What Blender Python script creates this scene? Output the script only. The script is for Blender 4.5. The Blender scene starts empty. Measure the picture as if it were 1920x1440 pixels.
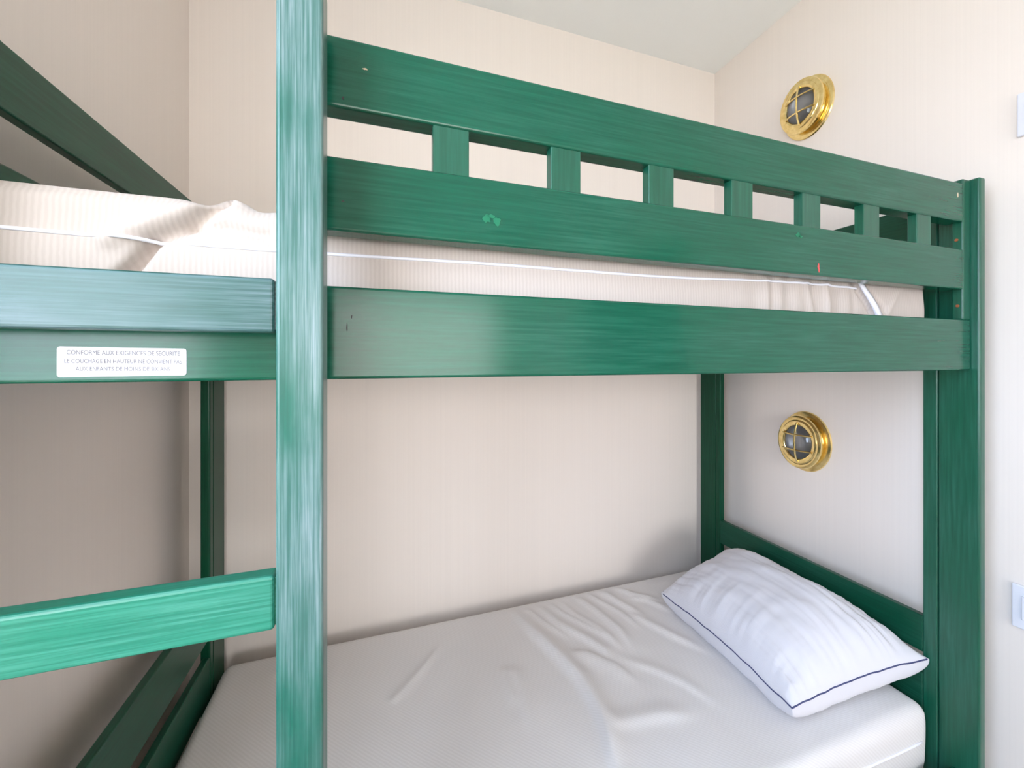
import bpy, bmesh, math, random
from mathutils import Vector, Matrix, noise

random.seed(7)
sc = bpy.context.scene
col = sc.collection

# ------------------------------------------------------------------ camera
CAM_Z = 1.30
FLOOR = -0.12
CEIL = 2.70
XL, XR, YB, YF = -0.580, 1.560, 1.540, -3.20     # inner faces of the room
cam_data = bpy.data.cameras.new('camera')
cam = bpy.data.objects.new('camera', cam_data)
col.objects.link(cam)
cam.location = (0, 0, CAM_Z)
cam.rotation_euler = (math.radians(90), 0, math.radians(-18.4))
cam_data.sensor_width = 36.0
cam_data.sensor_fit = 'HORIZONTAL'
cam_data.lens = 14.0
cam_data.shift_y = -46.0 / 1920.0
cam_data.clip_start = 0.02
sc.camera = cam

# ------------------------------------------------------------------ light
sc.view_settings.view_transform = 'Standard'
sc.view_settings.look = 'None'
sc.view_settings.gamma = 1.0
sc.view_settings.use_curve_mapping = False
sc.view_settings.exposure = 0.40
sc.cycles.use_denoising = True
sc.cycles.max_bounces = 8
sc.cycles.diffuse_bounces = 5
sc.cycles.sample_clamp_indirect = 6.0

W1 = dict(y0=-0.66, y1=0.37, z0=0.85, z1=2.30)     # unseen window in the left wall, placed to explain the shadows
W2 = dict(x0=-0.50, x1=1.30, z0=0.70, z1=2.08)     # unseen window behind the camera, placed to explain the rail reflections

# sky: bluish, brighter on the side of the left window, pale towards the horizon
SKY = 11.0
world = bpy.data.worlds.new('sky')
sc.world = world
world.use_nodes = True
wt = world.node_tree
wb = wt.nodes['Background']
wtc = wt.nodes.new('ShaderNodeTexCoord')
wsep = wt.nodes.new('ShaderNodeSeparateXYZ')
wt.links.new(wtc.outputs['Generated'], wsep.inputs[0])
wr_ = wt.nodes.new('ShaderNodeValToRGB')
wr_.color_ramp.elements[0].position = 0.0
wr_.color_ramp.elements[0].color = (0.86, 0.93, 1.0, 1)
wr_.color_ramp.elements[1].position = 0.7
wr_.color_ramp.elements[1].color = (0.62, 0.80, 1.0, 1)
wt.links.new(wsep.outputs['Z'], wr_.inputs[0])
wmap = wt.nodes.new('ShaderNodeMapRange')
wmap.inputs['From Min'].default_value = -0.75
wmap.inputs['From Max'].default_value = -0.15
wmap.inputs['To Min'].default_value = SKY
wmap.inputs['To Max'].default_value = SKY * 0.84
wt.links.new(wsep.outputs['X'], wmap.inputs['Value'])
wmix = wt.nodes.new('ShaderNodeMixRGB')
wmix.blend_type = 'MULTIPLY'
wmix.inputs[0].default_value = 1.0
whue = wt.nodes.new('ShaderNodeMapRange')
whue.inputs['From Min'].default_value = -0.75
whue.inputs['From Max'].default_value = -0.15
wt.links.new(wsep.outputs['X'], whue.inputs['Value'])
wtint = wt.nodes.new('ShaderNodeValToRGB')
wtint.color_ramp.elements[0].color = (0.88, 0.94, 1.08, 1)
wtint.color_ramp.elements[1].color = (1.12, 1.00, 0.90, 1)
wt.links.new(whue.outputs['Result'], wtint.inputs[0])
wt.links.new(wr_.outputs['Color'], wmix.inputs[1])
wt.links.new(wtint.outputs['Color'], wmix.inputs[2])
wt.links.new(wmix.outputs[0], wb.inputs['Color'])

wt.links.new(wmap.outputs['Result'], wb.inputs['Strength'])

# sun from behind the house: it lights the pale ground, not the room
sun = bpy.data.lights.new('sun', 'SUN')
sun.energy = 22.0
sun.angle = 0.009
sun.color = (1.0, 0.95, 0.86)
so = bpy.data.objects.new('sun', sun)
so.rotation_euler = Vector((-0.42, -0.55, -1.0)).to_track_quat('-Z', 'Y').to_euler()
so.location = (3, 4, 6)
col.objects.link(so)


def portal(name, loc, rot, sx, sy):
    l = bpy.data.lights.new(name, 'AREA')
    l.shape = 'RECTANGLE'
    l.size, l.size_y = sx, sy
    l.cycles.is_portal = True
    o = bpy.data.objects.new(name, l)
    o.location = loc
    o.rotation_euler = rot
    col.objects.link(o)


portal('left_window_portal', (XL - 0.12, (W1['y0'] + W1['y1']) / 2, (W1['z0'] + W1['z1']) / 2),
       (0, math.radians(-90), 0), W1['z1'] - W1['z0'], W1['y1'] - W1['y0'])
portal('front_window_portal', ((W2['x0'] + W2['x1']) / 2, YF - 0.12, (W2['z0'] + W2['z1']) / 2),
       (math.radians(90), 0, 0), W2['x1'] - W2['x0'], W2['z1'] - W2['z0'])


# ------------------------------------------------------------------ material helpers
def new_mat(name):
    m = bpy.data.materials.new(name)
    m.use_nodes = True
    nt = m.node_tree
    b = nt.nodes['Principled BSDF']
    return m, nt, b


def node(nt, typ, **kw):
    n = nt.nodes.new(typ)
    for k, v in kw.items():
        if hasattr(n, k):
            setattr(n, k, v)
        else:
            n.inputs[k].default_value = v
    return n


def coords(nt, scale, rot=(0, 0, 0)):
    tc = node(nt, 'ShaderNodeTexCoord')
    mp = node(nt, 'ShaderNodeMapping')
    mp.inputs['Scale'].default_value = scale
    mp.inputs['Rotation'].default_value = rot
    nt.links.new(tc.outputs['Object'], mp.inputs['Vector'])
    return mp.outputs['Vector']


def ramp(nt, fac, stops):
    r = node(nt, 'ShaderNodeValToRGB')
    e = r.color_ramp.elements
    e[0].position, e[0].color = stops[0][0], (*stops[0][1], 1)
    e[1].position, e[1].color = stops[1][0], (*stops[1][1], 1)
    for p, c in stops[2:]:
        x = e.new(p)
        x.color = (*c, 1)
    nt.links.new(fac, r.inputs['Fac'])
    return r.outputs['Color']


def mixc(nt, fac, a, b):
    m = node(nt, 'ShaderNodeMix', data_type='RGBA')
    for sock, v in ((m.inputs['Factor'], fac), (m.inputs['A'], a), (m.inputs['B'], b)):
        pass
    fs = [s for s in m.inputs if s.name == 'Factor' and s.type == 'VALUE'][0]
    As = [s for s in m.inputs if s.name == 'A' and s.type == 'RGBA'][0]
    Bs = [s for s in m.inputs if s.name == 'B' and s.type == 'RGBA'][0]
    for s, v in ((fs, fac), (As, a), (Bs, b)):
        if hasattr(v, 'is_linked'):
            nt.links.new(v, s)
        else:
            s.default_value = v if not isinstance(v, tuple) else (*v, 1)
    return [s for s in m.outputs if s.type == 'RGBA'][0]


def bump(nt, b, height, strength, dist=0.002):
    bp = node(nt, 'ShaderNodeBump')
    bp.inputs['Strength'].default_value = strength
    bp.inputs['Distance'].default_value = dist
    nt.links.new(height, bp.inputs['Height'])
    nt.links.new(bp.outputs['Normal'], b.inputs['Normal'])


def wood(name, axis, wear, base=(0.004, 0.086, 0.047), chalk=(0.20, 0.35, 0.35), rough=(0.278, 0.33), ior=1.5, fine=1.0):
    """Green stained, varnished wood with the grain along one axis and chalky worn streaks."""
    m, nt, b = new_mat(name)
    s = [60.0 * fine] * 3
    s['xyz'.index(axis)] = 2.2
    v = coords(nt, tuple(s))
    n1 = node(nt, 'ShaderNodeTexNoise')
    n1.inputs['Scale'].default_value = 3.0
    n1.inputs['Detail'].default_value = 5
    n1.inputs['Roughness'].default_value = 0.6
    nt.links.new(v, n1.inputs['Vector'])
    s2 = [9.0, 9.0, 9.0]
    s2['xyz'.index(axis)] = 3.0
    v2 = coords(nt, tuple(s2))
    n2 = node(nt, 'ShaderNodeTexNoise')
    n2.inputs['Scale'].default_value = 1.3
    n2.inputs['Detail'].default_value = 5
    nt.links.new(v2, n2.inputs['Vector'])
    grain = ramp(nt, n1.outputs['Fac'], [(0.32, tuple(c * 0.82 for c in base)), (0.68, tuple(c * 1.18 for c in base))])
    mul = node(nt, 'ShaderNodeMath', operation='MULTIPLY')
    f1 = ramp(nt, n1.outputs['Fac'], [(0.42, (0.25,) * 3), (0.72, (1,) * 3)])
    f2 = ramp(nt, n2.outputs['Fac'], [(0.36, (0,) * 3), (0.66, (1,) * 3)])
    nt.links.new(f1, mul.inputs[0])
    nt.links.new(f2, mul.inputs[1])
    mul2 = node(nt, 'ShaderNodeMath', operation='MULTIPLY')
    nt.links.new(mul.outputs[0], mul2.inputs[0])
    mul2.inputs[1].default_value = wear
    c = mixc(nt, mul2.outputs[0], grain, chalk)
    nt.links.new(c, b.inputs['Base Color'])
    rr = ramp(nt, n1.outputs['Fac'], [(0.3, (rough[0],) * 3), (0.75, (rough[1],) * 3)])
    nt.links.new(rr, b.inputs['Roughness'])
    b.inputs['IOR'].default_value = ior
    bump(nt, b, n1.outputs['Fac'], 0.008, 0.0008)
    return m


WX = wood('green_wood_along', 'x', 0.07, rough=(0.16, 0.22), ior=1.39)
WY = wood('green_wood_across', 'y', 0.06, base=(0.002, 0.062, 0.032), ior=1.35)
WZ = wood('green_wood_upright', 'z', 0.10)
WZD = wood('green_wood_shaded_upright', 'z', 0.04, base=(0.001, 0.055, 0.024), ior=1.3)  # darker copy for the back posts, their shade put into the colour
WZW = wood('green_wood_worn_upright', 'z', 0.95, fine=1.9, base=(0.004, 0.105, 0.072), chalk=(0.31, 0.36, 0.39))
WXW = wood('green_wood_daylit_rung', 'x', 0.28, base=(0.004, 0.18, 0.105), chalk=(0.22, 0.42, 0.38), rough=(0.28, 0.4), fine=1.7)  # brighter base carries the daylight on the rungs; the chalk streaks are wear
WXB = wood('green_wood_worn_glare_rung', 'x', 0.95, base=(0.002, 0.07, 0.05), chalk=(0.15, 0.20, 0.235), rough=(0.28, 0.4), fine=1.7)  # bluish chalk paints in the daylight glare along with the wear


def plain(name, c, rough=0.5, metal=0.0, ior=1.45):
    m, nt, b = new_mat(name)
    b.inputs['Base Color'].default_value = (*c, 1)
    b.inputs['Roughness'].default_value = rough
    b.inputs['Metallic'].default_value = metal
    b.inputs['IOR'].default_value = ior
    return m


def wallmat(name, c, streak=0.012):
    m, nt, b = new_mat(name)
    v = coords(nt, (260.0, 260.0, 0.8))
    n = node(nt, 'ShaderNodeTexNoise')
    n.inputs['Scale'].default_value = 1.0
    n.inputs['Detail'].default_value = 3
    nt.links.new(v, n.inputs['Vector'])
    cc = ramp(nt, n.outputs['Fac'], [(0.3, tuple(x * (1 - streak) for x in c)), (0.7, tuple(min(1, x * (1 + streak)) for x in c))])
    nt.links.new(cc, b.inputs['Base Color'])
    b.inputs['Roughness'].default_value = 0.55
    b.inputs['Specular IOR Level'].default_value = 0.3
    bump(nt, b, n.outputs['Fac'], 0.08, 0.001)
    return m


M_WALL = wallmat('cream_panel', (0.87, 0.79, 0.73))
M_CEIL = wallmat('ceiling_paint', (0.92, 0.935, 0.925), 0.005)
M_FLOOR = wood('floor_planks', 'y', 0.2, base=(0.62, 0.53, 0.45), chalk=(0.7, 0.60, 0.52), rough=(0.35, 0.55))
M_WHITE = plain('white_lacquer', (0.82, 0.82, 0.80), 0.35)
M_DOOR = wood('added_dark_door', 'z', 0.1, base=(0.05, 0.03, 0.02), chalk=(0.1, 0.07, 0.05), rough=(0.3, 0.5))
M_SWITCH = plain('switch_plastic', (0.78, 0.79, 0.86), 0.3)
M_RED = plain('red_paint', (0.62, 0.10, 0.09), 0.5)
M_SPOT = plain('fresh_green_paint', (0.004, 0.16, 0.075), 0.6)
M_KNOT = plain('dark_knot', (0.012, 0.014, 0.014), 0.5)
M_PALE = plain('bare_wood', (0.55, 0.47, 0.33), 0.6)
M_RUST = plain('rusty_screw', (0.36, 0.12, 0.05), 0.5, 0.5)
M_STICK = plain('sticker_paper', (0.66, 0.66, 0.68), 0.5)
M_INK = plain('sticker_ink', (0.20, 0.19, 0.23), 0.6)
M_PIPE_W = plain('white_piping', (0.86, 0.85, 0.92), 0.7)
M_PIPE_B = plain('navy_piping', (0.055, 0.065, 0.16), 0.7)
M_BASE = plain('bed_slats', (0.55, 0.42, 0.27), 0.6)


def brass():
    m, nt, b = new_mat('polished_brass')
    v = coords(nt, (60, 60, 60))
    n = node(nt, 'ShaderNodeTexNoise')
    n.inputs['Scale'].default_value = 1.0
    nt.links.new(v, n.inputs['Vector'])
    cc = ramp(nt, n.outputs['Fac'], [(0.3, (0.80, 0.60, 0.24)), (0.7, (0.95, 0.78, 0.38))])
    nt.links.new(cc, b.inputs['Base Color'])
    b.inputs['Metallic'].default_value = 1.0
    b.inputs['Roughness'].default_value = 0.16
    return m


M_BRASS = brass()
M_REFL = plain('lamp_reflector', (0.62, 0.62, 0.64), 0.35, 0.6)
mg, nt, b = new_mat('lamp_glass')
b.inputs['Base Color'].default_value = (0.95, 0.96, 0.97, 1)
b.inputs['Roughness'].default_value = 0.04
b.inputs['Transmission Weight'].default_value = 1.0
b.inputs['IOR'].default_value = 1.45
M_GLASS = mg

mp_, nt, b = new_mat('window_pane')
tr = node(nt, 'ShaderNodeBsdfTransparent')
gl = node(nt, 'ShaderNodeBsdfGlossy')
gl.inputs['Roughness'].default_value = 0.02
ms = node(nt, 'ShaderNodeMixShader')
ms.inputs[0].default_value = 0.06
nt.links.new(tr.outputs[0], ms.inputs[1])
nt.links.new(gl.outputs[0], ms.inputs[2])
nt.links.new(ms.outputs[0], nt.nodes['Material Output'].inputs['Surface'])
M_PANE = mp_


def fabric(name, c, c2, rib, direction):
    """Woven cover with fine ribs."""
    m, nt, b = new_mat(name)
    v = coords(nt, (1, 1, 1))
    w = node(nt, 'ShaderNodeTexWave', wave_type='BANDS', bands_direction=direction)
    w.inputs['Scale'].default_value = rib
    w.inputs['Distortion'].default_value = 1.2
    w.inputs['Detail'].default_value = 2
    w.inputs['Detail Scale'].default_value = 2
    nt.links.new(v, w.inputs['Vector'])
    n = node(nt, 'ShaderNodeTexNoise')
    n.inputs['Scale'].default_value = 5.0
    n.inputs['Detail'].default_value = 4
    nt.links.new(v, n.inputs['Vector'])
    cc = mixc(nt, ramp(nt, w.outputs['Fac'], [(0.2, (0,) * 3), (0.8, (1,) * 3)]), c2, c)
    nt.links.new(cc, b.inputs['Base Color'])
    b.inputs['Roughness'].default_value = 0.85
    b.inputs['Specular IOR Level'].default_value = 0.15
    b.inputs['Sheen Weight'].default_value = 0.15
    bump(nt, b, w.outputs['Fac'], 0.12, 0.001)
    return m


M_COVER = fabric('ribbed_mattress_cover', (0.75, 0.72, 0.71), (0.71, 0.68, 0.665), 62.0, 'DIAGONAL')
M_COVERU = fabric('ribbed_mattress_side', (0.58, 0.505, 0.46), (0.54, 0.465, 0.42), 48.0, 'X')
M_PILLOW = fabric('pillow_cotton', (0.70, 0.69, 0.735), (0.69, 0.68, 0.725), 200.0, 'X')
mground, nt, b = new_mat('pale_ground')  # greyed ground colour, keeps the daylight bounced indoors neutral
n = node(nt, 'ShaderNodeTexNoise')
n.inputs['Scale'].default_value = 30
nt.links.new(ramp(nt, n.outputs['Fac'], [(0.3, (0.33, 0.33, 0.29)), (0.7, (0.43, 0.42, 0.38))]), b.inputs['Base Color'])
b.inputs['Roughness'].default_value = 0.9
M_GROUND = mground


# ------------------------------------------------------------------ mesh helpers
def link(name, bm, mat, parent=None, smooth=False):
    me = bpy.data.meshes.new(name)
    bmesh.ops.recalc_face_normals(bm, faces=bm.faces)
    bm.to_mesh(me)
    bm.free()
    mats = mat if isinstance(mat, list) else [mat]
    for m in mats:
        me.materials.append(m)
    if smooth:
        me.polygons.foreach_set('use_smooth', [True] * len(me.polygons))
    o = bpy.data.objects.new(name, me)
    col.objects.link(o)
    if parent:
        o.parent = parent
        o.matrix_parent_inverse = Matrix.Translation(parent_world(parent)).inverted()
    return o


def parent_world(p):
    v = Vector((0, 0, 0))
    while p:
        v = v + p.location + p.matrix_parent_inverse.translation
        p = p.parent
    return v


def box(bm, x0, x1, y0, y1, z0, z1, bev=0.0, seg=3):
    r = bmesh.ops.create_cube(bm, size=1.0)
    vs = r['verts']
    for v in vs:
        v.co.x = x0 if v.co.x < 0 else x1
        v.co.y = y0 if v.co.y < 0 else y1
        v.co.z = z0 if v.co.z < 0 else z1
    if bev:
        es = list({e for v in vs for e in v.link_edges})
        bmesh.ops.bevel(bm, geom=es, offset=bev, segments=seg, profile=0.5, affect='EDGES')


def bar(name, mat, parent, x0, x1, y0, y1, z0, z1, bev=0.004):
    bm = bmesh.new()
    box(bm, x0, x1, y0, y1, z0, z1, bev)
    return link(name, bm, mat, parent)


def bars(name, mat, parent, lst, bev=0.004):
    bm = bmesh.new()
    for q in lst:
        box(bm, *q, bev)
    return link(name, bm, mat, parent)


def tube(bm, pts, r, seg=8, closed=False):
    pts = [Vector(p) for p in pts]
    rings = []
    n = len(pts)
    for i, p in enumerate(pts):
        a = pts[(i - 1) % n] if (closed or i > 0) else p
        c = pts[(i + 1) % n] if (closed or i < n - 1) else p
        t = (c - a).normalized()
        up = Vector((0, 0, 1)) if abs(t.z) < 0.9 else Vector((1, 0, 0))
        u = t.cross(up).normalized()
        w = u.cross(t)
        rings.append([bm.verts.new(p + r * (math.cos(k * 2 * math.pi / seg) * u + math.sin(k * 2 * math.pi / seg) * w)) for k in range(seg)])
    m = n if closed else n - 1
    for i in range(m):
        A, B = rings[i], rings[(i + 1) % n]
        for k in range(seg):
            bm.faces.new((A[k], A[(k + 1) % seg], B[(k + 1) % seg], B[k]))
    if not closed:
        bm.faces.new(rings[0])
        bm.faces.new(rings[-1])


def blob(bm, x, y, z, rx, rz, depth=0.0006, seed=0):
    """Small irregular paint mark lying on a face that looks towards -Y."""
    N = 14
    rim = []
    for k in range(N):
        a = 2 * math.pi * k / N
        q = 0.75 + 0.45 * noise.noise(Vector((math.cos(a) * 1.7 + seed, math.sin(a) * 1.7, seed)))
        rim.append((x + rx * q * math.cos(a), z + rz * q * math.sin(a)))
    f = [bm.verts.new((px, y - depth, pz)) for px, pz in rim]
    g = [bm.verts.new((px, y + 0.0004, pz)) for px, pz in rim]
    bm.faces.new(f)
    bm.faces.new(list(reversed(g)))
    for k in range(N):
        bm.faces.new((f[k], f[(k + 1) % N], g[(k + 1) % N], g[k]))


def mark(name, mat, parent, lst):
    bm = bmesh.new()
    for i, q in enumerate(lst):
        blob(bm, *q, seed=i * 3.1)
    return link(name, bm, mat, parent)


def thing(name, label, cat, loc, group=None):
    o = bpy.data.objects.new(name, None)
    o.empty_display_size = 0.05
    o.location = loc
    col.objects.link(o)
    o['label'] = label
    o['category'] = cat
    if group:
        o['group'] = group
    return o


def struct(o):
    o['kind'] = 'structure'
    return o


# ------------------------------------------------------------------ room
T = 0.10


def sbar(name, mat, *q):
    bm = bmesh.new()
    box(bm, *q)
    return struct(link(name, bm, mat))


struct(bars('floor', M_FLOOR, None, [(XL - T, XR + T, YF - T, YB + T, FLOOR - T, FLOOR)], 0))
struct(bars('ceiling', M_CEIL, None, [(XL - T, XR + T, YF - T, YB + T, CEIL, CEIL + T)], 0))
struct(bars('wall_back', M_WALL, None, [(XL - T, XR + T, YB, YB + T, FLOOR, CEIL)], 0))
struct(bars('wall_left', M_WALL, None, [
    (XL - T, XL, W1['y1'], YB, FLOOR, CEIL),
    (XL - T, XL, YF, W1['y0'], FLOOR, CEIL),
    (XL - T, XL, W1['y0'], W1['y1'], FLOOR, W1['z0']),
    (XL - T, XL, W1['y0'], W1['y1'], W1['z1'], CEIL)], 0))
struct(bars('wall_right', M_WALL, None, [
    (XR, XR + T, -0.55, YB, FLOOR, CEIL),
    (XR, XR + T, YF, -1.65, FLOOR, CEIL),
    (XR, XR + T, -1.65, -0.55, 1.95, CEIL)], 0))
struct(bars('wall_front', M_WALL, None, [
    (XL - T, W2['x0'], YF - T, YF, FLOOR, CEIL),
    (W2['x1'], XR + T, YF - T, YF, FLOOR, CEIL),
    (W2['x0'], W2['x1'], YF - T, YF, FLOOR, W2['z0']),
    (W2['x0'], W2['x1'], YF - T, YF, W2['z1'], CEIL)], 0))
d = struct(bars('added_door_1', M_DOOR, None, [(XR + 0.02, XR + 0.06, -1.65, -0.55, FLOOR + 0.005, 1.95)], 0))  # added unseen door, a dark surface for the rails to mirror

# unseen windows added for the daylight: sash frames with panes
w = struct(bars('unseen_window_1', M_WHITE, None, [
    (XL - 0.08, XL - 0.03, W1['y0'], W1['y0'] + 0.05, W1['z0'], W1['z1']),
    (XL - 0.08, XL - 0.03, W1['y1'] - 0.05, W1['y1'], W1['z0'], W1['z1']),
    (XL - 0.08, XL - 0.03, W1['y0'], W1['y1'], W1['z0'], W1['z0'] + 0.05),
    (XL - 0.08, XL - 0.03, W1['y0'], W1['y1'], W1['z1'] - 0.05, W1['z1'])], 0.003))
bars('pane', M_PANE, w, [(XL - 0.058, XL - 0.054, W1['y0'] + 0.03, W1['y1'] - 0.03, W1['z0'] + 0.03, W1['z1'] - 0.03)], 0)
w = struct(bars('unseen_window_2', M_WHITE, None, [
    (W2['x0'], W2['x0'] + 0.05, YF - 0.08, YF - 0.03, W2['z0'], W2['z1']),
    (W2['x1'] - 0.05, W2['x1'], YF - 0.08, YF - 0.03, W2['z0'], W2['z1']),
    (W2['x0'], W2['x1'], YF - 0.08, YF - 0.03, W2['z0'], W2['z0'] + 0.05),
    (W2['x0'], W2['x1'], YF - 0.08, YF - 0.03, W2['z1'] - 0.05, W2['z1'])], 0.003))
bars('pane', M_PANE, w, [(W2['x0'] + 0.03, W2['x1'] - 0.03, YF - 0.058, YF - 0.054, W2['z0'] + 0.03, W2['z1'] - 0.03)], 0)

# ------------------------------------------------------------------ bunk bed
YR = 0.600            # front face of the rails and guard boards
bed = thing('bunk_bed', 'green stained wooden bunk bed with slatted guard rail, worn ladder post and white sticker',
            'bunk bed', (0.47, 1.05, FLOOR))
PXL, PXR = -0.474, 1.444      # inner faces of the end posts
PT = 0.0245
TOP = 1.764

# four corner posts; each is two strips glued side by side
def post(x0, x1, ya, yb, ysplit, mat, lab=None, TOP=TOP):
    bm = bmesh.new()
    box(bm, x0, x1, ya, ysplit - 0.0006, FLOOR, TOP, 0.0045)
    box(bm, x0, x1, ysplit + 0.0006, yb, FLOOR, TOP - 0.001, 0.003)
    o = link('post', bm, mat, bed)
    if lab:
        o['label'] = lab
    return o


post(PXR, PXR + PT, 0.583, 0.6955, 0.664, WZ)
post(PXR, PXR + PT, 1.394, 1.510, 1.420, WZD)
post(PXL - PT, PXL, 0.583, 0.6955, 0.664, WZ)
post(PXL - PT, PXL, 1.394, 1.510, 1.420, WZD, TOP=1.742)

# ladder: two stiles in front of the frame, flat rungs between them
o = bar('ladder_post', WZW, bed, -0.1143, -0.0640, 0.5235, 0.567, FLOOR, TOP, 0.004)
o['label'] = 'ladder post with chalky wear and scratched green paint'
for z in (1.312, 1.50, 1.67):
    bars('spacer_block', WX, bed, [(-0.102, -0.078, 0.566, YR + 0.001, z, z + 0.05)], 0.001)
bar('ladder_post', WZW, bed, -0.524, -0.474, 0.5235, 0.583, FLOOR, TOP, 0.004)
for i, z in enumerate((0.267, 0.622, 0.977, 1.332)):
    bm = bmesh.new()
    box(bm, -0.474, -0.1195, 0.5395, 0.5645, z, z + 0.0650, 0.004)
    box(bm, -0.1215, -0.113, 0.5445, 0.5625, z + 0.004, z + 0.061, 0.0)
    o = link('ladder_rung', bm, WXB if z > 1.3 else WXW, bed)
    if z > 1.3:
        o['label'] = 'worn top ladder board with greyish blue glare in its colour'
    if z == 0.977:
        o['label'] = 'ladder rung in daylit bright green with a white worn edge'

# upper side rails
rail = bar('side_rail', WX, bed, PXL, PXR, YR, YR + 0.035, 1.2725, 1.4020, 0.004)
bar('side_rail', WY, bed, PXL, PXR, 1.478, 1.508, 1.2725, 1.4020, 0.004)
mark('knot', M_KNOT, rail, [(-0.043, YR, 1.345, 0.0012, 0.0065), (-0.037, YR, 1.360, 0.0012, 0.003)])

# guard rail
gx0, gx1 = -0.112, 1.4115
gt = bar('guard_board', WX, bed, gx0, gx1, YR, YR + 0.035, 1.6510, 1.7490, 0.004)
gl_ = bar('guard_board', WX, bed, gx0, gx1, YR, YR + 0.035, 1.4790, 1.5815, 0.004)
for i in range(7):
    x = 0.0760 + i * 0.1923
    bar('guard_slat', WZ, bed, x, x + 0.0550, YR + 0.003, YR + 0.022, 1.5790, 1.6540, 0.0015)
up = bar('guard_upright', WZ, bed, 1.4130, PXR, YR + 0.0005, YR + 0.023, 1.4015, TOP - 0.002, 0.0035)


def screw(parent, x, y, z, r=0.004):
    bm = bmesh.new()
    N = 12
    a = [bm.verts.new((x, y + r * math.cos(2 * math.pi * k / N), z + r * math.sin(2 * math.pi * k / N))) for k in range(N)]
    b_ = [bm.verts.new((x - 0.0012, y + 0.8 * r * math.cos(2 * math.pi * k / N), z + 0.8 * r * math.sin(2 * math.pi * k / N))) for k in range(N)]
    for k in range(N):
        bm.faces.new((a[k], a[(k + 1) % N], b_[(k + 1) % N], b_[k]))
    bm.faces.new(b_)
    bm.faces.new(a)
    o = link('screw', bm, M_RUST, parent)
    o['label'] = 'rusty screw head'


screw(up, 1.4130, 0.6135, 1.6080)
screw(up, 1.4130, 0.6115, 1.4380)

o = mark('paint_spot', M_SPOT, gl_, [(0.1585, YR, 1.519, 0.0090, 0.0075), (0.1745, YR, 1.5165, 0.0085, 0.0085), (0.1660, YR, 1.5235, 0.008, 0.0035)])
o['label'] = 'fresh green paint dab in two rings'
o = mark('paint_spot', M_SPOT, gl_, [(0.8290, YR, 1.5600, 0.0095, 0.0055), (0.836, YR, 1.5570, 0.008, 0.003)])
o['label'] = 'fresh green paint dab'
o = mark('red_mark', M_RED, gl_, [(0.8890, YR, 1.4985, 0.0040, 0.0080), (0.890, YR, 1.491, 0.003, 0.006)])
o['label'] = 'small red smear'
for q in ((-0.0190, YR, 1.7105, 0.0050, 0.0014), (1.388, YR, 1.716, 0.004, 0.007)):
    o = mark('chip', M_PALE, gt, [q])
    o['label'] = 'chipped spot showing pale wood'
mark('knot', M_KNOT, gt, [(-0.0480, YR, 1.6635, 0.0022, 0.0026)])
mark('knot', M_KNOT, gl_, [(-0.0480, YR, 1.520, 0.003, 0.001)])

# end boards, upper bunk
for xa, xb in ((PXL - 0.019, PXL), (PXR, PXR + 0.019)):
    inner = xa < 0
    for z0, z1 in ((1.632, 1.722), (1.466, 1.560)):
        if not inner:
            z0 += 0.008
            z1 += 0.012
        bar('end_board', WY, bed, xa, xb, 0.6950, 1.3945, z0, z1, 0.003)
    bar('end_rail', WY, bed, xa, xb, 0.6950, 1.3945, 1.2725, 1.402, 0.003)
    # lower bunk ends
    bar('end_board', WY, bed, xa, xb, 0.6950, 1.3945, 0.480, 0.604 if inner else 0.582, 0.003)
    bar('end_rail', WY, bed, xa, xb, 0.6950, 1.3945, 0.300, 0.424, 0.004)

# lower side rails and slatted bases
bar('side_rail', WX, bed, PXL, PXR, YR, YR + 0.035, 0.105, 0.222, 0.004)
bar('side_rail', WY, bed, PXL, PXR, 1.478, 1.508, 0.105, 0.180, 0.004)
bars('slat_base', M_BASE, bed, [(x, x + 0.07, YR + 0.034, 1.479, 1.308, 1.3285) for x in [-0.45 + 0.138 * k for k in range(14)]], 0.002)
bars('slat_base', M_BASE, bed, [(x, x + 0.07, YR + 0.034, 1.479, 0.158, 0.1785) for x in [-0.45 + 0.138 * k for k in range(14)]], 0.002)

# sticker with three printed lines
bm = bmesh.new()
SX0, SX1, SZ0, SZ1 = -0.3520, -0.2285, 1.2795, 1.3150
r_ = 0.003
outl = []
for cx, cz, a0 in ((SX1 - r_, SZ1 - 0.0015 - r_, 0), (SX0 + r_, SZ1 - r_, 90), (SX0 + r_, SZ0 + r_, 180), (SX1 - r_, SZ0 + 0.0008 + r_, 270)):
    for k in range(5):
        a = math.radians(a0 + k * 22.5)
        outl.append((cx + r_ * math.cos(a), cz + r_ * math.sin(a)))
f = [bm.verts.new((x, YR - 0.0006, z)) for x, z in outl]
g = [bm.verts.new((x, YR + 0.0002, z)) for x, z in outl]
bm.faces.new(f)
for k in range(len(f)):
    bm.faces.new((f[k], f[(k + 1) % len(f)], g[(k + 1) % len(f)], g[k]))
st = link('warning_sticker', bm, M_STICK, bed)
st['label'] = 'white paper sticker with three lines of grey capitals'


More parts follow.
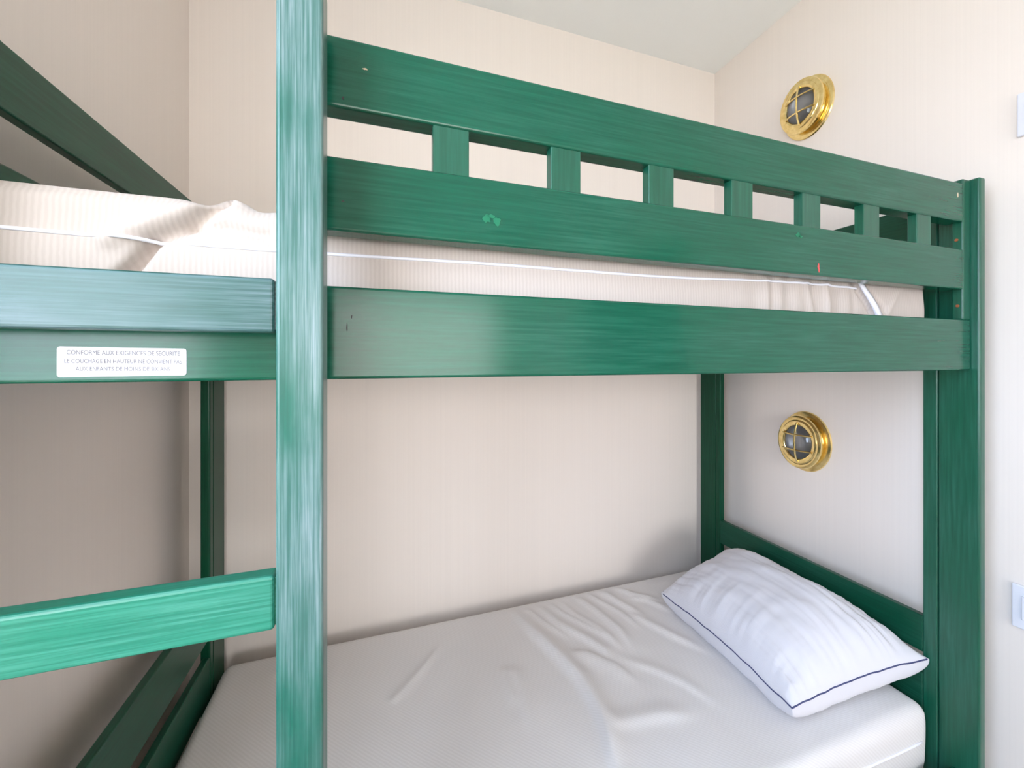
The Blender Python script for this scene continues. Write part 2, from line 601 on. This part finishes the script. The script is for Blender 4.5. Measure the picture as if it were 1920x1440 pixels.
def lettering(txt, xc, zc, width, h, parent):
    c = bpy.data.curves.new('lettering', 'FONT')
    c.body = txt
    c.align_x = 'CENTER'
    c.size = 0.01
    tmp = bpy.data.objects.new('tmp', c)
    col.objects.link(tmp)
    dg = bpy.context.evaluated_depsgraph_get()
    me = bpy.data.meshes.new_from_object(tmp.evaluated_get(dg))
    bpy.data.objects.remove(tmp)
    xs = [v.co.x for v in me.vertices]
    ys = [v.co.y for v in me.vertices]
    w0, w1 = min(xs), max(xs)
    h0, h1 = min(ys), max(ys)
    for v in me.vertices:
        x = xc + ((v.co.x - w0) / (w1 - w0) - 0.5) * width
        z = zc + ((v.co.y - h0) / (h1 - h0) - 0.5) * h - (x - SX0) * 0.012
        v.co = Vector((x, YR - 0.0008, z))
    me.materials.clear()
    me.materials.append(M_INK)
    o = bpy.data.objects.new('lettering', me)
    col.objects.link(o)
    o.parent = parent
    o.matrix_parent_inverse = Matrix.Translation(parent_world(parent)).inverted()
    return o


sxc = (SX0 + SX1) / 2
lettering('CONFORME AUX EXIGENCES DE SECURITE', sxc + 0.001, 1.3085, 0.108, 0.0052, st)
lettering('LE COUCHAGE EN HAUTEUR NE CONVIENT PAS', sxc + 0.001, 1.2985, 0.112, 0.0050, st)
lettering('AUX ENFANTS DE MOINS DE SIX ANS', sxc, 1.2895, 0.090, 0.0048, st)

# ------------------------------------------------------------------ mattresses
def sstep(a, b_, x):
    t = max(0.0, min(1.0, (x - a) / (b_ - a)))
    return t * t * (3 - 2 * t)


def seg_dist(px, py, pts):
    best, side, tt = 9, 0, 0
    n = len(pts) - 1
    for i in range(n):
        ax, ay = pts[i]
        bx, by = pts[i + 1]
        dx, dy = bx - ax, by - ay
        L = dx * dx + dy * dy
        t = max(0, min(1, ((px - ax) * dx + (py - ay) * dy) / L))
        qx, qy = ax + t * dx - px, ay + t * dy - py
        dd = math.hypot(qx, qy)
        if dd < best:
            best = dd
            side = 1 if dx * (py - ay) - dy * (px - ax) > 0 else -1
            tt = (i + t) / n
    return best, side, tt


def mattress_mesh(x0, x1, y0, y1, z0, z1, rad, topf, sidef, nx, ny, nz):
    """Closed rounded slab: wrap of profile rings around a rounded rectangle plus a gridded top."""
    bm = bmesh.new()
    box_n = (nx, ny, nz)
    grid = {}

    def vert(i, j, k):
        key = (i, j, k)
        if key in grid:
            return grid[key]
        u, v, w_ = i / nx, j / ny, k / nz
        p = Vector((x0 + u * (x1 - x0), y0 + v * (y1 - y0), z0 + w_ * (z1 - z0)))
        # round the edges: pull towards an inner box
        inner = Vector((min(max(p.x, x0 + rad), x1 - rad), min(max(p.y, y0 + rad), y1 - rad), min(max(p.z, z0 + rad), z1 - rad)))
        d = p - inner
        if d.length > 1e-9:
            m = max(abs(d.x), abs(d.y), abs(d.z))
            p = inner + d.normalized() * m if sum(abs(c) > 1e-9 for c in d) > 1 else p
        wt = sstep(0.45, 1.0, w_)
        p.z += wt * topf(p.x, p.y)
        dy, dx = sidef(p.x, p.y, p.z)
        if j == 0:
            p.y += dy
        grid[key] = bm.verts.new(p)
        return grid[key]

    for i in range(nx):
        for j in range(ny):
            for k in (0, nz):
                bm.faces.new((vert(i, j, k), vert(i + 1, j, k), vert(i + 1, j + 1, k), vert(i, j + 1, k)))
    for i in range(nx):
        for k in range(nz):
            for j in (0, ny):
                bm.faces.new((vert(i, j, k), vert(i + 1, j, k), vert(i + 1, j, k + 1), vert(i, j, k + 1)))
    for j in range(ny):
        for k in range(nz):
            for i in (0, nx):
                bm.faces.new((vert(i, j, k), vert(i, j + 1, k), vert(i, j + 1, k + 1), vert(i, j, k + 1)))
    return bm


RIDGES = [
    # polyline, height, width, asymmetry
    ([(0.473, 1.443), (0.504, 1.278), (0.537, 1.148), (0.557, 1.049), (0.556, 0.954), (0.545, 0.883), (0.518, 0.804), (0.50, 0.70)], 0.015, 0.013, 0.9),
    ([(0.575, 1.436), (0.608, 1.299), (0.662, 1.204), (0.691, 1.134), (0.698, 1.072)], 0.007, 0.012, 0.5),
    ([(0.665, 1.45), (0.69, 1.33), (0.74, 1.22), (0.76, 1.12)], 0.004, 0.010, 0.3),
    ([(0.738, 1.46), (0.775, 1.329), (0.798, 1.202), (0.786, 1.102)], 0.006, 0.010, 0.5),
    ([(0.852, 1.461), (0.885, 1.361), (0.936, 1.238)], 0.006, 0.010, 0.5),
    ([(0.925, 1.452), (0.971, 1.375), (1.054, 1.304)], 0.006, 0.010, 0.4),
    ([(0.582, 1.152), (0.632, 1.135), (0.691, 1.062), (0.717, 0.995)], 0.006, 0.014, -0.6),
    ([(0.553, 0.887), (0.611, 0.892), (0.713, 0.883), (0.80, 0.86)], 0.005, 0.018, 0.4),
    ([(0.361, 1.172), (0.349, 1.095), (0.348, 1.017)], 0.004, 0.010, 0.5),
    ([(0.385, 1.164), (0.384, 1.068), (0.362, 0.932)], 0.004, 0.012, 0.5),
    ([(0.893, 1.284), (0.918, 1.212), (0.958, 1.121), (1.015, 1.023)], 0.006, 0.012, 0.5),
    ([(0.947, 1.361), (1.003, 1.324), (1.052, 1.232)], 0.005, 0.010, 0.5),
    ([(0.62, 1.445), (0.645, 1.36), (0.69, 1.27), (0.735, 1.19), (0.75, 1.13)], 0.004, 0.007, 0.4),
    ([(0.79, 1.46), (0.82, 1.38), (0.86, 1.29), (0.875, 1.20)], 0.0045, 0.007, 0.4),
    ([(0.52, 1.44), (0.56, 1.32), (0.61, 1.22)], 0.004, 0.008, 0.4),
    ([(0.74, 1.08), (0.80, 1.02), (0.85, 0.95), (0.88, 0.86)], 0.004, 0.012, 0.5),
    ([(0.027, 1.151), (0.05, 1.172), (0.126, 1.249), (0.212, 1.354)], 0.003, 0.012, 0.0),
]


def top_low(x, y):
    h = 0.012 * sstep(1.0, 1.35, x)
    for pts, a, wd, asym in RIDGES:
        if min(p[0] for p in pts) - 0.12 < x < max(p[0] for p in pts) + 0.12:
            dd, sd, t = seg_dist(x, y, pts)
            fade = min(1, t * 5 + 0.15) * min(1, (1 - t) * 4 + 0.1)
            wid = wd * (1.0 if sd * asym <= 0 else 1.0 + 2.2 * abs(asym))
            h += 1.5 * a * fade * math.exp(-(dd / wid) ** 2)
    # loose sheet swells in the middle of the bed
    h += 0.012 * math.exp(-((x - 0.42) / 0.28) ** 2 - ((y - 1.0) / 0.35) ** 2)
    h += 0.0035 * noise.noise(Vector((x * 6, y * 4, 0.3))) * sstep(0.1, 0.5, x)
    h += 0.0012 * noise.noise(Vector((x * 17, y * 11, 2.3)))
    return h * sstep(1.46, 1.40, y)


def side_low(x, y, z):
    return 0.003 * noise.noise(Vector((x * 5, 0.2, z * 8))), 0


MLX0, MLX1, MLY0, MLY1, MLZ0, MLZ1 = -0.460, 1.418, 0.668, 1.470, 0.180, 0.348
bm = mattress_mesh(MLX0, MLX1, MLY0, MLY1, MLZ0, MLZ1, 0.028, top_low, side_low, 230, 120, 10)
low = thing('mattress', 'lower bunk mattress in a rumpled off-white ribbed cover, under the pillow', 'mattress', (0.48, 1.07, MLZ0), 'bunk mattresses')
link('mattress_cover', bm, M_COVER, low, True)
bm = bmesh.new()
tube(bm, [(x, MLY0 - 0.001 + side_low(x, 0, 0.275)[0], 0.278 + 0.004 * math.sin(x * 4)) for x in [-0.42 + 0.02 * k for k in range(91)]], 0.0028, 8)
link('piping', bm, M_PIPE_W, low, True)


def top_up(x, y):
    h = 0.003 * noise.noise(Vector((x * 4, y * 3, 5.0)))
    dd, sd, t = seg_dist(x, y, [(-0.20, 0.64), (-0.17, 0.75), (-0.30, 1.0)])
    h += 0.008 * math.exp(-(dd / 0.02) ** 2) - 0.006 * math.exp(-((dd - 0.03) / 0.02) ** 2)
    h -= 0.006 * sstep(-0.25, -0.05, x)
    return h


UPC = [
    ([(-0.205, 1.523), (-0.245, 1.480), (-0.285, 1.455), (-0.315, 1.405)], -0.016, 0.0075),
    ([(-0.225, 1.520), (-0.275, 1.490), (-0.33, 1.455)], 0.011, 0.012),
    ([(-0.245, 1.478), (-0.20, 1.482), (-0.15, 1.476)], -0.008, 0.006),
    ([(-0.285, 1.452), (-0.30, 1.425), (-0.33, 1.400)], -0.010, 0.006),
    ([(1.099, 1.490), (1.120, 1.462), (1.161, 1.416), (1.17, 1.400)], 0.006, 0.007),
    ([(1.085, 1.490), (1.100, 1.462), (1.140, 1.416)], -0.009, 0.007),
    ([(1.125, 1.490), (1.150, 1.462), (1.190, 1.420)], -0.006, 0.008),
    ([(0.92, 1.470), (0.93, 1.43), (0.94, 1.39)], 0.006, 0.010),
    ([(0.98, 1.470), (0.985, 1.43), (0.985, 1.39)], 0.006, 0.009),
    ([(0.80, 1.470), (0.80, 1.39)], 0.004, 0.010),
    ([(1.26, 1.49), (1.21, 1.43), (1.19, 1.40)], 0.004, 0.010),
]


def side_up(x, y, z):
    d = 0.002 * noise.noise(Vector((x * 6, 1.2, z * 9)))
    d -= 0.006 * math.exp(-((z - 1.42) / 0.05) ** 2)
    for pts, a, wd in UPC:
        if min(p[0] for p in pts) - 0.05 < x < max(p[0] for p in pts) + 0.05:
            dd, sd, t = seg_dist(x, z, pts)
            d -= a * math.exp(-(dd / wd) ** 2)
    if x > 0.6:
        d += 0.0022 * math.sin(x * 95 + 1.5 * math.sin(x * 23)) * sstep(0.6, 0.9, x) * (1 - sstep(1.06, 1.12, x))
    return d + 0.006, 0


MUX0, MUX1, MUY0, MUY1, MUZ0, MUZ1 = -0.462, 1.366, 0.646, 1.470, 1.330, 1.521
bm = mattress_mesh(MUX0, MUX1, MUY0, MUY1, MUZ0, MUZ1, 0.022, top_up, side_up, 420, 60, 34)
upm = thing('mattress', 'upper bunk mattress in a pale ribbed cover seen between the guard boards', 'mattress', (0.46, 1.06, MUZ0), 'bunk mattresses')
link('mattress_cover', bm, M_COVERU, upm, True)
bm = bmesh.new()
tube(bm, [(x, MUY0 + side_up(x, 0, 1.462)[0] - 0.0005, 1.458 + 0.014 * sstep(0, 1.1, x) + 0.002 * math.sin(x * 9)) for x in [-0.44 + 0.01 * k for k in range(155)]], 0.0026, 8)
link('piping', bm, M_PIPE_W, upm, True)

bm = bmesh.new()
sp = [(1.088, 1.500, 0.006), (1.100, 1.486, 0.008), (1.112, 1.470, 0.009), (1.128, 1.452, 0.010), (1.146, 1.430, 0.011), (1.164, 1.405, 0.012), (1.172, 1.392, 0.012)]
rows = []
for x, z, hw in sp:
    y = MUY0 + side_up(x, 0, z)[0] - 0.0012
    rows.append([bm.verts.new((x - hw, y + 0.0025, z - 0.3 * hw)), bm.verts.new((x - 0.2 * hw, y - 0.0012, z)),
                 bm.verts.new((x + hw, y + 0.0015, z + 0.3 * hw)), bm.verts.new((x, y + 0.006, z))])
for a_, b_ in zip(rows, rows[1:]):
    for k in range(4):
        bm.faces.new((a_[k], a_[(k + 1) % 4], b_[(k + 1) % 4], b_[k]))
bm.faces.new(rows[0])
bm.faces.new(rows[-1])
o = link('tie_strap', bm, M_PIPE_W, upm, True)
o['label'] = 'white tie strap pulled slantwise over the side'

# ------------------------------------------------------------------ pillow
PA, PB, PC, PD = Vector((1.024, 1.267, 0.405)), Vector((0.979, 0.724, 0.425)), Vector((1.441, 0.680, 0.472)), Vector((1.405, 1.275, 0.505))
pil = thing('pillow', 'plump white pillow with navy piping leaning against the headboard', 'pillow', (1.22, 1.02, 0.36))
NU, NV = 90, 110


def pil_base(s, t):
    # s: -1 foot side .. 1 head side; t: -1 front .. 1 back
    cs, ct = 1 - 0.075 * (1 - t * t) ** 1.0, 1 - 0.06 * (1 - s * s)
    s2, t2 = s * cs if abs(s) > 0 else 0, t * ct
    u, v = (s2 + 1) / 2, (t2 + 1) / 2
    wv = max(abs(s), abs(t)) ** 6
    wob = Vector((0, 0, 0.007 * wv * noise.noise(Vector((s * 2.6, t * 3.3, 11.0))) + 0.004 * wv * noise.noise(Vector((s * 6, t * 7, 5.0)))))
    return wob + (PB * (1 - u) * (1 - v) + PC * u * (1 - v) + PD * u * v + PA * (1 - u) * v)


def wr(s, t):
    """gathers running in from the seams"""
    e = 0.0
    es, et = 1 - abs(s), 1 - abs(t)
    e += 0.011 * math.exp(-et * 3.0) * (noise.noise(Vector((s * 8, t * 1.0, 1.0))) + 0.7 * noise.noise(Vector((s * 21, t * 1.6, 4.0))))
    e += 0.011 * math.exp(-es * 3.0) * (noise.noise(Vector((s * 1.0, t * 8, 7.0))) + 0.7 * noise.noise(Vector((s * 1.6, t * 21, 2.0))))
    e += 0.006 * noise.noise(Vector((s * 2.2 + t * 1.6, t * 2.5 - s, 3.0)))
    # long pleats pulled in along the front seam and the headboard side
    pl = math.exp(-(1 + t) * 1.5) * sstep(-0.6, 0.3, s)
    e += 0.016 * pl * noise.noise(Vector((s * 11 + t * 1.5, t * 0.7, 21.0))) + 0.009 * pl * noise.noise(Vector((s * 26 + t * 2, t * 0.9, 31.0)))
    e += 0.003 * noise.noise(Vector((s * 5 + t * 3, t * 4 - s * 2, 9.0)))
    return e * min(1, 6 * min(es, et) + 0.05)


def pil_pt(s, t, side):
    p = pil_base(s, t)
    n = (PC - PB).cross(PA - PB).normalized()
    prof = max(0.0, (1 - abs(s) ** 2.6)) ** 0.55 * max(0.0, (1 - abs(t) ** 2.8)) ** 0.55
    if side > 0:
        h = 0.122 * prof * (1 + 0.12 * math.exp(-((s - 0.4) / 0.5) ** 2)) + wr(s, t)
        q = p + n * h
    else:
        h = 0.095 * prof ** 0.42 - 0.35 * wr(s, -t) * prof
        q = p - n * h
        lo = MLZ1 + 0.0015 + (top_low(q.x, q.y) if q.x < MLX1 - 0.03 else 0.012)
        if q.z < lo:
            q.z = lo
    q.x = min(q.x, 1.4425)
    q.y = max(q.y, 0.0)
    return q


bm = bmesh.new()
T_, B_ = {}, {}
for i in range(NU + 1):
    for j in range(NV + 1):
        s, t = math.sin((i / NU - 0.5) * math.pi), math.sin((j / NV - 0.5) * math.pi)
        T_[i, j] = bm.verts.new(pil_pt(s, t, 1))
        if i in (0, NU) or j in (0, NV):
            B_[i, j] = T_[i, j]
        else:
            B_[i, j] = bm.verts.new(pil_pt(s, t, -1))
for i in range(NU):
    for j in range(NV):
        for G in (T_, B_):
            try:
                bm.faces.new((G[i, j], G[i + 1, j], G[i + 1, j + 1], G[i, j + 1]))
            except ValueError:
                pass
link('pillow_case', bm, M_PILLOW, pil, True)
loop = []
for k in range(NU + 1):
    loop.append(pil_base(math.sin((k / NU - 0.5) * math.pi), -1))
for k in range(1, NV + 1):
    loop.append(pil_base(1, math.sin((k / NV - 0.5) * math.pi)))
for k in range(1, NU + 1):
    loop.append(pil_base(-math.sin((k / NU - 0.5) * math.pi), 1))
for k in range(1, NV):
    loop.append(pil_base(-1, -math.sin((k / NV - 0.5) * math.pi)))
loop = [p for i, p in enumerate(loop) if i == 0 or (p - loop[i - 1]).length > 0.002]
for p in loop:
    p.x = min(p.x, 1.4415)
bm = bmesh.new()
tube(bm, loop, 0.0021, 6, True)
link('piping', bm, M_PIPE_B, pil, True)

# ------------------------------------------------------------------ brass bulkhead lamps on the right wall
OV = 1.22        # the fittings are slightly oval, taller than wide


def lathe(bm, prof, N=64):
    """prof: (radius, projection from the wall); axis along -X."""
    rings = []
    for r, p in prof:
        rings.append([bm.verts.new((-p, r * math.cos(2 * math.pi * k / N), OV * r * math.sin(2 * math.pi * k / N))) for k in range(N)])
    for a, b_ in zip(rings, rings[1:]):
        for k in range(N):
            bm.faces.new((a[k], a[(k + 1) % N], b_[(k + 1) % N], b_[k]))
    return rings


def lamp_parts(root):
    def put(name, bm, mat, sm=True):
        me = bpy.data.meshes.new(name)
        bmesh.ops.recalc_face_normals(bm, faces=bm.faces)
        bm.to_mesh(me)
        bm.free()
        me.materials.append(mat)
        if sm:
            me.polygons.foreach_set('use_smooth', [True] * len(me.polygons))
            try:
                me.set_sharp_from_angle(angle=math.radians(40))
            except Exception:
                pass
        o = bpy.data.objects.new(name, me)
        o.parent = root
        col.objects.link(o)
        return o

    bm = bmesh.new()
    rg = lathe(bm, [(0.0935, 0.0), (0.0945, 0.003), (0.0925, 0.007), (0.086, 0.009), (0.082, 0.010), (0.082, 0.014), (0.074, 0.016), (0.0725, 0.030), (0.0735, 0.032)])
    bm.faces.new(rg[0])
    put('base_flange', bm, M_BRASS)
    bm = bmesh.new()
    lathe(bm, [(0.0735, 0.031), (0.081, 0.033), (0.083, 0.037), (0.0815, 0.042), (0.075, 0.045), (0.070, 0.045), (0.0685, 0.0475), (0.064, 0.049), (0.055, 0.049), (0.0525, 0.047), (0.0520, 0.041)])
    put('front_ring', bm, M_BRASS)
    bm = bmesh.new()
    rg = lathe(bm, [(0.0525, 0.030), (0.048, 0.022), (0.030, 0.016), (0.010, 0.014)])
    bm.faces.new(rg[-1])
    put('reflector', bm, M_REFL)
    bm = bmesh.new()
    rg = lathe(bm, [(0.0525, 0.038), (0.0525, 0.043), (0.046, 0.051), (0.035, 0.057), (0.020, 0.0605), (0.006, 0.0615)])
    bm.faces.new(rg[-1])
    rg2 = lathe(bm, [(0.0525, 0.038), (0.046, 0.046), (0.035, 0.053), (0.020, 0.0565), (0.006, 0.0575)])
    bm.faces.new(rg2[-1])
    put('glass_lens', bm, M_GLASS)

    def dome(y, z):
        r = math.hypot(y, z / OV)
        return 0.051 + 0.0135 * max(0.0, 1 - (r / 0.057) ** 2) ** 0.8

    def guard(pts):
        bm = bmesh.new()
        tube(bm, [(-dome(y, z), y, z) for y, z in pts], 0.0032, 8)
        put('guard_bar', bm, M_BRASS)

    guard([(0.0, OV * (-0.060 + 0.006 * k)) for k in range(21)])
    for zz in (0.024, -0.024):
        guard([(-0.054 + 0.0054 * k, OV * zz) for k in range(21)])
    for k in range(6):
        a = math.radians(30 + 60 * k)
        cy, cz = 0.0595 * math.cos(a), OV * 0.0595 * math.sin(a)
        bm = bmesh.new()
        N = 10
        A = [bm.verts.new((-0.0488, cy + 0.0036 * math.cos(2 * math.pi * q / N), cz + 0.0036 * math.sin(2 * math.pi * q / N))) for q in range(N)]
        B2 = [bm.verts.new((-0.0505, cy + 0.0028 * math.cos(2 * math.pi * q / N), cz + 0.0028 * math.sin(2 * math.pi * q / N))) for q in range(N)]
        for q in range(N):
            bm.faces.new((A[q], A[(q + 1) % N], B2[(q + 1) % N], B2[q]))
        bm.faces.new(B2)
        bm.faces.new(A)
        put('screw', bm, M_BRASS, False)


LY = 1.098
lamp = thing('wall_lamp', 'round brass caged wall lamp below the upper bunk, over the pillow', 'wall lamp', (XR, LY, 0.985), 'brass bulkhead lamps')
lamp_parts(lamp)
lamp2 = lamp.copy()
col.objects.link(lamp2)
lamp2.location = (XR, LY - 0.008, 2.263)
lamp2['label'] = 'round brass caged wall lamp near the ceiling, just above the guard rail'
for ch in list(lamp.children):
    c = ch.copy()
    c.parent = lamp2
    col.objects.link(c)


# ------------------------------------------------------------------ switches at the right edge
def switch(z0, z1, y1, label):
    t = thing('light_switch', label, 'light switch', (XR, y1 - 0.045, (z0 + z1) / 2), 'wall switches')
    bm = bmesh.new()
    box(bm, XR - 0.010, XR, y1 - 0.090, y1, z0, z1, 0.003)
    p = link('switch_plate', bm, M_SWITCH, t)
    bm = bmesh.new()
    box(bm, XR - 0.0135, XR - 0.0095, y1 - 0.072, y1 - 0.018, z0 + 0.025, z1 - 0.025, 0.002)
    link('rocker', bm, M_SWITCH, t)
    return t


switch(1.869, 1.979, 0.5610, 'white switch plate on the right wall, high beside the upper bunk')
switch(0.613, 0.7235, 0.5700, 'white switch plate on the right wall, low beside the lower bunk')

# ------------------------------------------------------------------ outside
sbar('ground', M_GROUND, -12, 12, -14, 10, FLOOR - 0.25, FLOOR - 0.15)  # added unseen ground that bounces sunlight into the room
